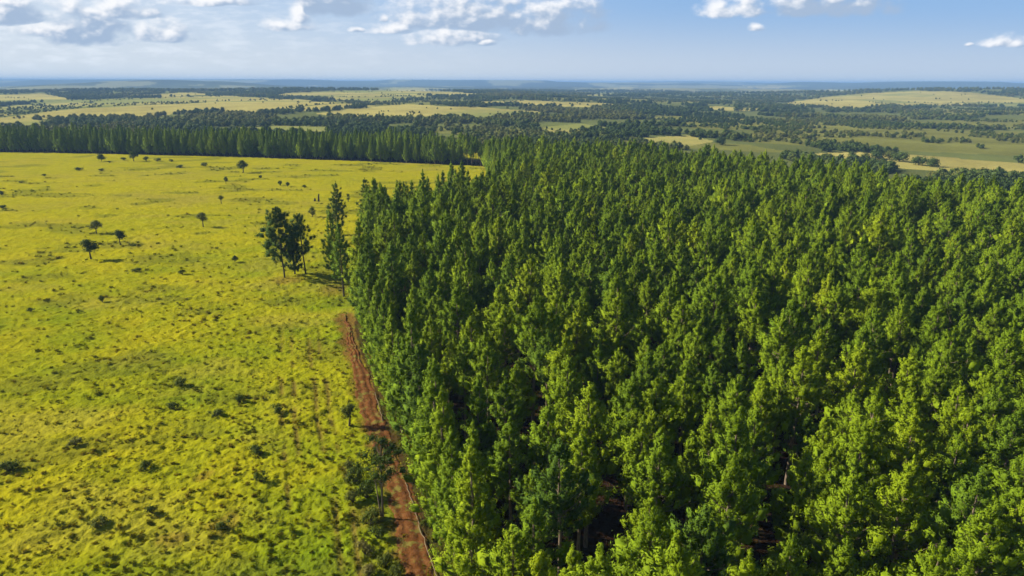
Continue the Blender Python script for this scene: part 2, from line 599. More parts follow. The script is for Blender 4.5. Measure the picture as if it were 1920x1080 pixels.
# ------------------------------------------------------------------ ground sheets
def build_ground():
    fine = np.linspace(R(-52), R(52), 860)
    back = np.linspace(R(52), R(308), 70)[1:-1]
    ang = np.concatenate([fine, back])
    rings = [20.0]
    while rings[-1] < 31000:
        r = rings[-1]
        k = 1.03 if r < 44 else 1.0038 if r < 170 else 1.0052 if r < 560 else 1.011 if r < 5000 else 1.02
        rings.append(r * k)
    rings = np.array(rings)
    A, Rr = np.meshgrid(ang, rings)
    x, y = np.sin(A) * Rr, np.cos(A) * Rr
    z = surface(x, y)
    nR, nA = A.shape
    px, py, dep = proj(x, y, z)
    front = dep > 1
    r = Rr
    pl = in_poly(x, y, PLANTATION)
    col = np.zeros((nR, nA, 3))
    # near pasture
    w1 = fbm(x / 26, y / 26, 4, 71)
    w2 = fbm(x / 7, y / 5, 3, 77)
    w3 = fbm(x / 60, y / 40, 3, 83)
    yel = np.array([0.310, 0.276, 0.008])
    grn = np.array([0.135, 0.188, 0.006])
    dry = np.array([0.265, 0.222, 0.030])
    g = np.clip(1.5 * w1 + 0.7 * w2 - 0.82, 0, 1)
    d = poly_dist(x, y, edge_line)
    g = np.clip(g + 0.35 * (1 - sstep(6, 45, d)), 0, 1) * (1 - 0.7 * sstep(150, 330, r))
    past = yel + (grn - yel) * g[..., None]
    dr = sstep(0.55, 0.75, fbm(x / 16 + 50, y / 11, 4, 91)) * 0.40 + sstep(0.5, 0.7, w3) * 0.3 * sstep(120, 300, r)
    past = past + (dry - past) * np.clip(dr, 0, 0.7)[..., None]
    rk = sstep(0.58, 0.70, fbm(x / 16, y / 9, 4, 441))
    past = past + (np.array([0.120, 0.130, 0.012]) - past) * (0.55 * rk)[..., None]
    # bare reddish earth by the track and under the lone pines
    soil = np.array([0.145, 0.066, 0.020])
    dm = poly_dist(x, y, track_mid)
    wr = fbm(x / 2.2, y / 2.2, 3, 97)
    s = 0.8 * sstep(2.5, 1.0, dm + 3.0 * (wr - 0.5))
    for (qx, qy), rad in ((at(540, 525), 5.0), (at(630, 545), 6.5), (at(690, 975), 3.0), (at(425, 985), 2.6), (at(330, 1010), 2.0), (at(380, 895), 1.6)):
        s = np.maximum(s, 0.45 * sstep(rad, rad * 0.3, np.hypot(x - qx, y - qy) + 3 * (wr - 0.5)))
    past = past + (soil - past) * s[..., None]
    # wheel lines in the grass, left of the track
    for off in (5.6, 7.4, 10.5, 12.3):
        wl = np.exp(-((dm - off + 0.5 * (fbm(x / 9, y / 9, 2, 139) - 0.5)) / 0.38) ** 2) * sstep(0.36, 0.56, fbm(x / 4, y / 5, 4, 143)) * (1 - sstep(110, 150, r))
        past = past + (np.array([0.13, 0.085, 0.018]) - past) * (0.8 * wl)[..., None]
        z -= 0.12 * wl * np.where(pl, 0, 1)
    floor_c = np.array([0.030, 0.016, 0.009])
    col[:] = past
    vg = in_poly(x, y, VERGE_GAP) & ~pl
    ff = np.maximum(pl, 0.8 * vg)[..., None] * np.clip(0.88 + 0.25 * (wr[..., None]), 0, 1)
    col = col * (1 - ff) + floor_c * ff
    # far country
    wpx = px + 16 * (fbm(x / 90, y / 160, 3, 101) - 0.5) * np.clip(900 / r, 0.15, 1)
    wpy = py - 2.0 + 5.0 * (fbm(x / 130, y / 200, 3, 107) - 0.5) + 2.4 * (fbm(x / 28, y / 60, 3, 109) - 0.5)
    pas = np.zeros((nR, nA), bool)
    for P in PASTURE:
        pas |= in_poly(wpx, wpy, P)
    scr = np.zeros((nR, nA), bool)
    for P in SCRUB:
        scr |= in_poly(wpx, wpy, P)
    pas &= front
    scr &= front
    farmask = ((r > 330) & (~pl) & ((y > 360) | (x > 60)) & ~((x < 20) & (y < 500)))
    t1 = fbm(x / 120, y / 160, 4, 111)
    tan_c = np.array([0.350, 0.300, 0.080]) * (0.50 + 0.60 * t1[..., None] + 0.40 * fbm(x / 26, y / 40, 3, 113)[..., None])
    gr = sstep(0.48, 0.66, fbm(x / 260, y / 200, 4, 114))[..., None]
    tan_c = tan_c * (1 - gr) + gr * np.array([0.215, 0.225, 0.055])
    wood = np.array([0.115, 0.130, 0.034]) * (0.7 + 0.7 * fbm(x / 60, y / 60, 3, 117)[..., None]) * (1 - 0.6 * sstep(3200, 6500, r))[..., None]
    scrubc = np.array([0.165, 0.165, 0.036]) * (0.7 + 0.6 * fbm(x / 40, y / 30, 3, 121)[..., None])
    lines = np.abs(fbm(x / 420, y / 520, 3, 127) - 0.5)
    far = np.where(pas[..., None], tan_c, np.where(scr[..., None], scrubc, wood))
    far = np.where((pas & (lines < 0.008) & (r > 900))[..., None], wood, far)
    # in the very far country a patchwork of pale clearings
    clear = (fbm(x / 700, y / 1500, 4, 131) > 0.57) & (r > 3200)
    far = np.where((clear & ~pas)[..., None], np.array([0.22, 0.21, 0.08]), far)
    col = np.where(farmask[..., None], far, col)
    col = np.where(((~front) | (dep < 10))[..., None] & (r > 600)[..., None], wood, col)
    cls = np.where(farmask, np.where(pas, 1, np.where(scr, 2, np.where(clear, 1, 3))), 0)
    # material: land colour with fine mottling
    m, nt, out = new_mat('land')
    b = NB(nt)
    at_ = b.n('ShaderNodeAttribute', attribute_name='land')
    gp = b.n('ShaderNodeNewGeometry').outputs['Position']
    n1 = b.noise(gp, 1.7, 5, 0.65)
    n2 = b.noise(gp, 0.22, 4, 0.6)
    v = b.m('ADD', b.m('MULTIPLY', n1, 0.75), b.m('MULTIPLY', n2, 0.55))
    v = b.m('ADD', v, 0.35)
    c = b.mix(1.0, at_.outputs['Color'], v, blend='MULTIPLY')
    pr = b.n('ShaderNodeBsdfPrincipled')
    b.put(pr.inputs['Base Color'], c)
    pr.inputs['Roughness'].default_value = 0.95
    pr.inputs['Specular IOR Level'].default_value = 0.0
    bp = b.n('ShaderNodeBump')
    bp.inputs['Strength'].default_value = 0.6
    bp.inputs['Distance'].default_value = 0.25
    b.put(bp.inputs['Height'], b.m('ADD', b.noise(gp, 3.0, 3, 0.6), b.m('MULTIPLY', b.noise(gp, 0.55, 3, 0.6), 3.0)))
    nt.links.new(bp.outputs[0], pr.inputs['Normal'])
    nt.links.new(pr.outputs[0], out.inputs[0])
    split = int(np.searchsorted(rings, 560))

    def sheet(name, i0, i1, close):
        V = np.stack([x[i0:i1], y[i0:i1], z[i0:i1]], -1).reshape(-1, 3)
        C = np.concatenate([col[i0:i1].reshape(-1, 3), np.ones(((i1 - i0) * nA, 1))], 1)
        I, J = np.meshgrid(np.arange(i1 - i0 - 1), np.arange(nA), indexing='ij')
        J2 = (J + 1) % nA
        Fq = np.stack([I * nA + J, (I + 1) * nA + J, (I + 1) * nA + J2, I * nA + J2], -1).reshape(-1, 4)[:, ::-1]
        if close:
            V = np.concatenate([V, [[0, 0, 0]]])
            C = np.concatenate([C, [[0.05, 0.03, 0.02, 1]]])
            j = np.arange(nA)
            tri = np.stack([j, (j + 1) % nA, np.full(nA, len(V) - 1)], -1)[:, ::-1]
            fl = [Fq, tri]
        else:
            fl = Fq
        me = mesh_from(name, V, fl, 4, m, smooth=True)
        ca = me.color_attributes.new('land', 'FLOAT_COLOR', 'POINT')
        ca.data.foreach_set('color', C.astype(np.float32).reshape(-1))
        o = bpy.data.objects.new(name, me)
        COL.objects.link(o)
        o['kind'] = 'structure'
        return o
    sheet('ground', 0, split + 1, True)
    sheet('hills', split, nR, False)
    return dict(x=x, y=y, z=z, r=r, cls=cls, nA=nA, fine=len(fine), ang=ang, rings=rings)


G = build_ground()


def cover_at(x, y):
    """land-cover class at world points (0 near, 1 pasture, 2 scrub, 3 wood)"""
    a = np.arctan2(x, y)
    r = np.hypot(x, y)
    j = np.clip(np.round((a - G['ang'][0]) / (G['ang'][1] - G['ang'][0])).astype(int), 0, G['fine'] - 1)
    i = np.clip(np.searchsorted(G['rings'], r), 0, len(G['rings']) - 1)
    return G['cls'][i, j]


# ------------------------------------------------------------------ dirt track
def build_track():
    m, nt, out = new_mat('red_earth')
    b = NB(nt)
    gp = b.n('ShaderNodeNewGeometry').outputs['Position']
    f = b.noise(gp, 0.9, 5, 0.65)
    c = b.ramp(f, [(0.25, (0.070, 0.028, 0.008)), (0.5, (0.135, 0.054, 0.016)), (0.75, (0.195, 0.092, 0.032))])
    g = b.ss(b.noise(gp, 0.55, 4, 0.7), 0.52, 0.62)
    c = b.mix(b.m('MULTIPLY', g, 0.75), c, (0.16, 0.15, 0.03, 1))
    pr = b.n('ShaderNodeBsdfPrincipled')
    b.put(pr.inputs['Base Color'], c)
    pr.inputs['Roughness'].default_value = 0.95
    pr.inputs['Specular IOR Level'].default_value = 0.0
    bp = b.n('ShaderNodeBump')
    bp.inputs['Strength'].default_value = 0.8
    bp.inputs['Distance'].default_value = 0.2
    b.put(bp.inputs['Height'], b.noise(gp, 2.2, 5, 0.65))
    nt.links.new(bp.outputs[0], pr.inputs['Normal'])
    nt.links.new(pr.outputs[0], out.inputs[0])
    n, k = 420, 18
    s = np.linspace(0, 1, n)
    q = np.linspace(0, 1, len(TL))
    lx, ly = np.interp(s, q, [p[0] for p in TL]), np.interp(s, q, [p[1] for p in TL])
    rx, ry = np.interp(s, q, [p[0] for p in TR]), np.interp(s, q, [p[1] for p in TR])
    wl = 0.35 * (fbm(ly / 1.3, ly * 0 + 3, 3, 201) - 0.5) * 3
    wr = 0.35 * (fbm(ry / 1.6, ry * 0 + 9, 3, 205) - 0.5) * 2.4
    endt = sstep(1.0, 0.66, s)
    mx, my = (lx + rx) / 2, (ly + ry) / 2
    lx, ly = mx + (lx - mx) * (0.25 + 0.75 * endt) + wl, my + (ly - my)
    rx, ry = mx + (rx - mx) * (0.25 + 0.75 * endt) + wr, my + (ry - my)
    t = np.linspace(0, 1, k)[None]
    X = lx[:, None] * (1 - t) + rx[:, None] * t
    Y = ly[:, None] * (1 - t) + ry[:, None] * t
    Z = surface(X, Y) + 0.05
    rut = np.exp(-((t - 0.3) / 0.09) ** 2) + np.exp(-((t - 0.72) / 0.09) ** 2)
    Z = Z + 0.12 * (1 - rut) * np.sin(np.pi * t) + 0.22 * (fbm(X / 0.8, Y / 0.8, 3, 211) - 0.4) - 0.09 * (np.abs(2 * t - 1) > 0.95)
    V = np.stack([X, Y, Z], -1).reshape(-1, 3)
    I, J = np.meshgrid(np.arange(n - 1), np.arange(k - 1), indexing='ij')
    Fq = np.stack([I * k + J, I * k + J + 1, (I + 1) * k + J + 1, (I + 1) * k + J], -1).reshape(-1, 4)
    o = bpy.data.objects.new('dirt_track', mesh_from('dirt_track', V, Fq, 4, m, smooth=True))
    COL.objects.link(o)
    o['kind'] = 'structure'


build_track()


def edging(pts, label):
    path = []
    for i in range(len(pts) - 1):
        for t in np.linspace(0, 1, 9)[:-1]:
            x = pts[i][0] * (1 - t) + pts[i + 1][0] * t + random.gauss(0, 0.05)
            y = pts[i][1] * (1 - t) + pts[i + 1][1] * t
            path.append((x, y, gz(x, y) + 0.22 + random.gauss(0, 0.025)))
    v, f = tube(path, [0.05] * len(path), 6)
    o = bpy.data.objects.new('edging_rail', mesh_from('edging_rail', v, f, 4, M_PALEWOOD))
    COL.objects.link(o)
    o['label'] = label
    o['category'] = 'edging'
    o['group'] = 'pale edging along the track'


edging([at(761, 908), at(778, 960), at(790, 1000), at(806, 1050), at(822, 1095)], 'long thin pale rail along the track edge beside the lone dark tree')
edging([at(703, 738), at(712, 770), at(718, 795)], 'short thin pale rail along the red track beyond the lone dark tree')

# ------------------------------------------------------------------ pine prototypes
PROTO = []
for i in range(12):
    cv, tv = pine_parts(500 + i, 15.5, rmax=2.9 + 0.2 * (i % 4), cb=0.40 + 0.05 * (i % 3), per=60, leaf=0.30)
    PROTO.append((mesh_from('pine_crown', *cv, 4, M_NEEDLE), mesh_from('pine_trunk', *tv, 4, M_BARK, smooth=True), cv, tv))
EDGE = []
for i in range(5):
    cv, tv = pine_parts(700 + i, 15.5, rmax=3.2, cb=0.10, per=56, leaf=0.30)
    EDGE.append((mesh_from('edge_pine_crown', *cv, 4, M_NEEDLE), mesh_from('edge_pine_trunk', *tv, 4, M_BARK, smooth=True), cv, tv))

SRC = bpy.data.collections.new('tree_sources')


def source(name, cv, tv, mats, col):
    v, f = join([cv, tv])
    mi = np.concatenate([np.zeros(len(cv[1])), np.ones(len(tv[1]))])
    me = mesh_from(name, v, f, 4, mats, mi)
    o = bpy.data.objects.new(name, me)
    col.objects.link(o)
    return o


def scatter(name, src_col, x, y, z, rot, scl, idx, tint):
    """one stuff object that carries many copies of the sources"""
    me = bpy.data.meshes.new(name)
    n = len(x)
    me.vertices.add(n)
    me.vertices.foreach_set('co', np.stack([x, y, z], -1).astype(np.float32).reshape(-1))
    for nm, arr, ty in (('rot', rot, 'FLOAT'), ('scl', scl, 'FLOAT'), ('idx', idx, 'INT'), ('tint', tint, 'FLOAT')):
        a = me.attributes.new(nm, ty, 'POINT')
        a.data.foreach_set('value', np.asarray(arr, np.int32 if ty == 'INT' else np.float32))
    me.update()
    o = bpy.data.objects.new(name, me)
    COL.objects.link(o)
    o['kind'] = 'stuff'
    ng = bpy.data.node_groups.new(name, 'GeometryNodeTree')
    ng.interface.new_socket('Geometry', in_out='INPUT', socket_type='NodeSocketGeometry')
    ng.interface.new_socket('Geometry', in_out='OUTPUT', socket_type='NodeSocketGeometry')
    N, L = ng.nodes, ng.links
    gi, go = N.new('NodeGroupInput'), N.new('NodeGroupOutput')
    ci = N.new('GeometryNodeCollectionInfo')
    ci.inputs['Collection'].default_value = src_col
    ci.inputs['Separate Children'].default_value = True
    ci.inputs['Reset Children'].default_value = True
    ip = N.new('GeometryNodeInstanceOnPoints')
    ip.inputs['Pick Instance'].default_value = True

    def attr(nm, ty):
        a = N.new('GeometryNodeInputNamedAttribute')
        a.data_type = ty
        a.inputs['Name'].default_value = nm
        return a.outputs['Attribute']
    cx = N.new('ShaderNodeCombineXYZ')
    L.new(attr('rot', 'FLOAT'), cx.inputs[2])
    L.new(gi.outputs[0], ip.inputs['Points'])
    L.new(ci.outputs[0], ip.inputs['Instance'])
    L.new(attr('idx', 'INT'), ip.inputs['Instance Index'])
    e2r = N.new('FunctionNodeEulerToRotation')
    L.new(cx.outputs[0], e2r.inputs[0])
    L.new(e2r.outputs[0], ip.inputs['Rotation'])
    L.new(attr('scl', 'FLOAT'), ip.inputs['Scale'])
    L.new(ip.outputs[0], go.inputs[0])
    md = o.modifiers.new('scatter', 'NODES')
    md.node_group = ng
    return o


for i, p in enumerate(PROTO):
    source('pine_source_%02d' % i, p[2], p[3], [M_NEEDLE, M_BARK], SRC)
for i, p in enumerate(EDGE):
    source('pine_source_%02d' % (len(PROTO) + i), p[2], p[3], [M_NEEDLE, M_BARK], SRC)


# ------------------------------------------------------------------ the plantation
def plant():
    step = 5.05
    rows = []
    for k, Y in enumerate(np.arange(22.0, 560.0, step)):
        xs = np.arange(-420 + (k % 2) * step / 2, 320, step)
        rows.append(np.stack([xs + rng.normal(size=len(xs)) * 0.95, np.full(len(xs), Y) + rng.normal(size=len(xs)) * 0.95, np.full(len(xs), k)], -1))
    P = np.concatenate(rows)
    x, y, row = P[:, 0], P[:, 1], P[:, 2].astype(int)
    ok = in_poly(x, y, PLANTATION) & (poly_dist(x, y, track_mid) > 2.6)
    ok &= rng.random(len(x)) > 0.015
    # the dark ride that opens at the bottom of the picture
    gx, gy = at(1150, 1010)
    k = y / gy
    ok &= ~((y > 42) & (y < gy + 4) & (np.abs(x - gx * k) < 1.3))
    x, y, row = x[ok], y[ok], row[ok]
    ex, ey = [], []
    for line, gap in ((edge_line, 4.2), (edge_far, 4.6)):
        L = np.array(line)
        seg = np.hypot(*np.diff(L, axis=0).T)
        cum = np.concatenate([[0], np.cumsum(seg)])
        q = np.arange(1.0, cum[-1], gap)
        q = q + rng.normal(size=len(q)) * 0.9
        ex.append(np.interp(q, cum, L[:, 0]) + rng.normal(size=len(q)) * 0.9)
        ey.append(np.interp(q, cum, L[:, 1]))
    ex, ey = np.concatenate(ex), np.concatenate(ey)
    free = np.array([np.min(np.hypot(ex - a, ey - c)) > 3.4 for a, c in zip(x, y)])
    x, y, row = np.concatenate([x[free], ex]), np.concatenate([y[free], ey]), np.concatenate([row[free], np.full(len(ex), -1)])
    hs = np.clip(1.0 + rng.normal(size=len(x)) * 0.125 + 0.10 * (fbm(x / 40, y / 40, 3, 301) - 0.5), 0.74, 1.25)
    px, py, dep = proj(x, y, 15.5 * hs)
    bx, by, _ = proj(x, y, 0 * x)
    vis = (dep > 2) & (px > -110) & (px < 2030) & (py < 1150)
    x, y, row, hs, px, py, dep = (a[vis] for a in (x, y, row, hs, px, py, dep))
    de = poly_dist(x, y, edge_line + edge_far)
    db = poly_dist(x, y, belt_front)
    edge = (de < 4.2) | (db < 34.0)
    tint = np.clip(0.53 + 0.15 * rng.normal(size=len(x)) + 0.25 * (fbm(x / 30, y / 30, 3, 311) - 0.5), 0, 1)
    hs = np.where((y > 385) & (x < -14), hs * (0.86 + 0.12 * rng.random(len(x))), hs)
    belt = y > 385 + 0 * x
    tint = np.where(belt & (x < -14), tint * 0.95, tint)
    idx = np.where(edge, len(PROTO) + rng.integers(0, len(EDGE), len(x)), rng.integers(0, len(PROTO), len(x)))
    rot = rng.random(len(x)) * 6.283
    inframe = (px > 15) & (px < 1905) & (py < 1062)
    dist = np.hypot(np.hypot(x, y), CAMZ - 10)
    order = np.argsort(np.where(inframe, dist, 1e9))
    chosen = order[:300]
    rest = order[300:]
    print('PINES', len(x), 'farthest single', dist[chosen[-1]])
    scatter('pine_plantation', SRC, x[rest], y[rest], surface(x[rest], y[rest]), rot[rest], hs[rest], idx[rest], tint[rest])
    tw = lambda t: 'dark blue-green' if t < 0.28 else 'deep green' if t < 0.45 else 'fresh green' if t < 0.64 else 'bright yellow-green'
    hw = lambda h: 'short ' if h < 0.93 else 'tall ' if h > 1.08 else ''
    outer = [i for i in chosen if de[i] < 3.6]
    outer.sort(key=lambda i: y[i])
    lab = {}
    for n, i in enumerate(outer):
        lab[i] = '%s%s pine at the red track edge, %s up from the bottom' % (hw(hs[i]), tw(tint[i]), ordinal(n + 1))
    rowlist = sorted({row[i] for i in chosen if i not in lab})
    for rn, rr in enumerate(rowlist):
        mem = sorted([i for i in chosen if row[i] == rr and i not in lab], key=lambda i: x[i])
        for n, i in enumerate(mem):
            lab[i] = '%s%s pine, %s plantation row from the bottom, %s from the track' % (hw(hs[i]), tw(tint[i]), ordinal(rn + 1), ordinal(n + 1))
    for i in chosen:
        p = PROTO[idx[i]] if idx[i] < len(PROTO) else EDGE[idx[i] - len(PROTO)]
        s = hs[i]
        tree_thing('pine_tree', lab[i], 'pine tree', x[i], y[i], p[0], p[1], tint[i], 'pines of the plantation', rot[i], (s, s, s))


plant()

# ------------------------------------------------------------------ pines that stand apart
def lone_pine(seed, label, x, y, h, rmax, cb, tint, sparse, mat, name='pine_tree', rz=0.0, lean=(0, 0), bark=M_DARKBARK, per=44, leaf=0.36):
    cv, tv = pine_parts(seed, h, rmax, cb, per, sparse, leaf)
    return tree_thing(name, label, 'pine tree', x, y, mesh_from('crown', *cv, 4, mat), mesh_from('trunk', *tv, 4, bark, smooth=True), tint, 'pines standing out in the pasture', rz, lean=lean)


def h_at(bx, by, ty):
    """height of something whose foot shows at (bx, by) and whose top at row ty"""
    x, y = at(bx, by)
    lo, hi = 0.0, 60.0
    for _ in range(40):
        m = (lo + hi) / 2
        _, p, _ = proj(np.array([x]), np.array([y]), np.array([m]))
        if p[0] > ty:
            lo = m
        else:
            hi = m
    return x, y, lo


x, y, h = h_at(534, 522, 392)
lone_pine(811, 'large dark pine with broad tufted boughs, biggest of the trio in the pasture', x, y, h, 5.3, 0.24, 0.25, True, M_DARKPINE, lean=(0, R(-2)), per=110, leaf=0.26)
x, y, h = h_at(573, 512, 402)
lone_pine(823, 'slender dark pine with a bare bent trunk behind the large pasture pine', x, y, h, 3.5, 0.34, 0.75, True, M_DARKPINE, lean=(0, R(-3.5)), per=70, leaf=0.27)
x, y, h = h_at(553, 514, 440)
lone_pine(829, 'low dense dark pine tucked between the two taller pasture pines', x, y, h, 3.0, 0.10, 0.1, False, M_DARKPINE, per=50, leaf=0.27)
x, y, h = h_at(645, 556, 418)
lone_pine(841, 'grey-green pine with a bare lower trunk on red soil at the grove tip', x, y, h, 3.3, 0.26, 0.30, False, M_NEEDLE, per=50, leaf=0.27)
x, y, h = h_at(628, 520, 396)
lone_pine(843, 'bright green pine with tufted boughs right behind the grey-green grove tip pine', x, y, h, 3.2, 0.10, 0.50, False, M_NEEDLE, per=50, leaf=0.27)
for k, (tx, ty, hh, lab) in enumerate([
        (627, 341, 16.5, 'spiky dark pine alone beyond the grove tip, tufts in open tiers'),
        (684, 334, 16.5, 'thin-topped dark pine with open tufts at the far edge of the grove'),
        (711, 343, 15.5, 'pointed dark pine next to the thin-topped one at the grove edge'),
        (745, 340, 15.5, 'rounded dark pine third along the far edge of the grove')]):
    x, y = at(tx, ty, hh)
    lone_pine(851 + k, lab, x, y, hh, (3.3, 3.2, 3.0, 3.3)[k], 0.12, 0.75, k < 2, M_DARKPINE if k < 2 else M_NEEDLE, per=60, leaf=0.27)

# the lone dark tree beside the track: a clean stem and a flat layered crown
def track_tree():
    g = np.random.default_rng(77)
    x, y, h = h_at(718, 972, 812)
    zz = np.linspace(0, 1, 7)
    stem1 = np.stack([0.15 * zz, 0 * zz, zz * h * 0.78 - 0.1 * (zz == 0)], 1)
    stem2 = np.stack([-0.18 - 0.65 * zz, 0.1 * zz, zz * h * 0.66 - 0.1 * (zz == 0)], 1)
    tv = [tube(stem1, 0.15 * (1 - 0.6 * zz), 7), tube(stem2, 0.10 * (1 - 0.6 * zz), 6)]
    cen, rad = [], []
    for k in range(34):
        a = g.random() * 6.283
        lev = g.random()
        z = h * (0.50 + 0.46 * lev)
        L = 2.7 * math.sqrt(max(0.08, 1 - lev ** 1.8)) * (0.3 + 0.75 * g.random())
        c = np.array([math.cos(a) * L, math.sin(a) * L, z])
        st = np.array([0.12, 0, z - 0.25 * h * 0.5 - 0.3])
        st[2] = min(st[2], h * 0.74)
        tv.append(tube([tuple(st), tuple((st + c) / 2 + [0, 0, 0.1]), tuple(c)], [0.05, 0.035, 0.012], 4))
        cen.append(c)
        rad.append(0.74 * (0.7 + 0.6 * g.random()))
    cv = leaf_puffs(g, np.array(cen), np.array(rad), 90, 0.26, 0.6, up=0.05, aspect=0.5, core=0.45)
    tv = join(tv)
    tree_thing('broadleaf_tree', 'lone dark tree with thin twin stems standing over the red track', 'tree', x, y, mesh_from('crown', *cv, 4, M_BROAD), mesh_from('trunk', *tv, 4, M_BARK, smooth=True), 0.12)


track_tree()

# ------------------------------------------------------------------ small trees, bushes, stumps in the pasture
def field_tree(seed, bx, by, ty, wpx, label, tint, trunk_f=0.35, flat=1.0, group='small trees scattered over the pasture'):
    x, y, h = h_at(bx, by, ty)
    _, _, dep = proj(np.array([x]), np.array([y]), np.array([0.0]))
    w = wpx / F * dep[0]
    cv, tv = broad_parts(seed, h, w, h * trunk_f, 90, max(0.16, w * 0.075), flat)
    tree_thing('field_tree', label, 'tree', x, y, mesh_from('crown', *cv, 4, M_BROAD), mesh_from('trunk', *tv, 4, M_DARKBARK, smooth=True), tint, group)


FT = [
    (171, 487, 449, 34, 'dark round-crowned small tree, biggest of the three grouped in mid-pasture', 0.15, 0.42),
    (226, 459, 433, 26, 'small dark tree with a slim stem, smallest of the grouped three', 0.15, 0.38),
    (181, 438, 413, 25, 'pale grey-green small tree, farthest of the three grouped in mid-pasture', 0.95, 0.34),
    (381, 425, 398, 22, 'pale thin-leaved small tree alone in the open pasture with a long shadow', 0.90, 0.45),
    (415, 381, 366, 11, 'tiny pale tree on a thin stem in the open pasture', 0.80, 0.45),
    (424, 344, 331, 10, 'tiny dark narrow tree below the round-crowned far one', 0.20, 0.30),
    (456, 323, 300, 22, 'round-crowned dark tree alone near the far belt of pines', 0.20, 0.38),
    (251, 302, 280, 19, 'dark bushy tree close in front of the far pine belt', 0.30, 0.25),
    (190, 302, 289, 18, 'flat-topped dark small tree near the far pine belt', 0.20, 0.30),
    (441, 493, 479, 13, 'small dark round sapling left of the large pasture pine', 0.25, 0.30),
    (653, 377, 360, 9, 'narrow sapling between the two open-tiered pines at the grove edge', 0.25, 0.15),
    (586, 406, 386, 16, 'grey-green ragged sapling beyond the slender pasture pine', 0.60, 0.15),
    (655, 800, 756, 30, 'small feathery green sapling at the left side of the red track', 0.70, 0.35),
]
for k, (bx, by, ty, w, lab, ti, tf) in enumerate(FT):
    field_tree(900 + k, bx, by, ty, w, lab, ti, tf)

BUSHM = []
for k in range(6):
    cv, tv = bush_parts(950 + k, 1.0, 1.5 - 0.08 * k, 60, 0.14, 10)
    BUSHM.append((mesh_from('bush_foliage', *cv, 4, M_SHRUB), mesh_from('bush_stem', *tv, 4, M_DARKBARK)))


def bush(k, bx, by, hpx, label, tint, group, wide=1.0):
    x, y, h = h_at(bx, by, by - hpx)
    h = max(h, 0.45)
    p = BUSHM[k % 6]
    tree_thing('bush', label, 'bush', x, y, p[0], p[1], tint, group, k * 1.7, (h * wide, h * wide, h), crown='foliage', trunk='stem')


BG = 'bushes scattered over the pasture'
BUSHES = [
    (150, 319, 7, 'low dark bush in the far pasture below the flat-topped tree', 0.1, 1.6),
    (190, 320, 5, 'low flat bush beside the dark one in the far pasture', 0.2, 2.2),
    (338, 314, 7, 'wide ragged bush in the far pasture below the pine belt', 0.35, 2.0),
    (384, 311, 8, 'dark leaning bush beyond the round-crowned far tree', 0.05, 1.3),
    (232, 300, 6, 'small dark bush just left of the bushy tree', 0.1, 1.4),
    (274, 301, 9, 'upright pale bush just beside the bushy tree', 0.6, 1.0),
    (294, 302, 7, 'dark bush in the short row by the pine belt', 0.1, 1.5),
    (321, 303, 6, 'last small bush of the short row by the pine belt', 0.2, 1.1),
    (205, 305, 4, 'tiny bush at the foot of the flat-topped tree', 0.2, 1.3),
    (488, 333, 6, 'small dark bush on the dry strip past the round-crowned tree', 0.2, 1.0),
    (525, 347, 10, 'dark bush in the row of three by the tall stump', 0.1, 0.8),
    (539, 349, 9, 'darkest upright bush in the row of three', 0.0, 0.9),
    (571, 350, 6, 'smallest bush in the row of three', 0.2, 1.2),
    (41, 343, 4, 'tiny low bush in the open far pasture', 0.1, 1.8),
    (83, 330, 5, 'tiny dark bush alone in the open far pasture', 0.1, 1.3),
    (3, 365, 8, 'dark bush cut by the picture edge in the mid-pasture', 0.1, 1.3),
    (6, 390, 7, 'low dark bush by the picture edge below another', 0.1, 1.8),
    (192, 566, 13, 'solid green bush alone in the middle pasture', 0.35, 0.85),
    (58, 584, 7, 'low dark bush in the middle pasture nearer the picture edge', 0.2, 1.6),
    (255, 510, 9, 'wide green bush below the grouped small trees', 0.45, 1.7),
    (342, 515, 11, 'ragged bush in the rough grass left of the trio', 0.3, 0.9),
    (341, 725, 17, 'green bush with a dark shadow, farthest of the near bushes', 0.45, 1.2),
    (325, 767, 16, 'low green bush just below the farthest near bush', 0.4, 1.1),
    (449, 754, 16, 'green bush in rough grass midway to the track', 0.4, 1.0),
    (402, 778, 13, 'broad green bush between its two near neighbours', 0.5, 1.5),
    (521, 776, 18, 'green bush nearest the faint wheel lines', 0.45, 1.1),
    (272, 880, 17, 'round green bush in the near rough grass', 0.4, 1.3),
    (16, 884, 20, 'grey-green bush at the picture edge in the near grass', 0.3, 1.4),
    (142, 836, 14, 'pale mounded bush in the near grass', 0.7, 1.5),
    (285, 962, 16, 'dark green bush beside the small bare patch', 0.3, 1.1),
    (424, 993, 20, 'grey-green bush standing on the bare brown patch', 0.4, 1.0),
    (490, 905, 18, 'dark green bush in the tussocks of the near pasture', 0.2, 1.1),
    (480, 850, 17, 'dark green bush one step beyond its twin in the tussocks', 0.25, 1.2),
    (188, 985, 18, 'mounded yellow-green bush low in the near grass', 0.6, 1.3),
]
for k, (bx, by, hp, lab, ti, wd) in enumerate(BUSHES):
    bush(k, bx, by, hp, lab, ti, BG, wd)
TB = 'shrubs along the verge of the track'
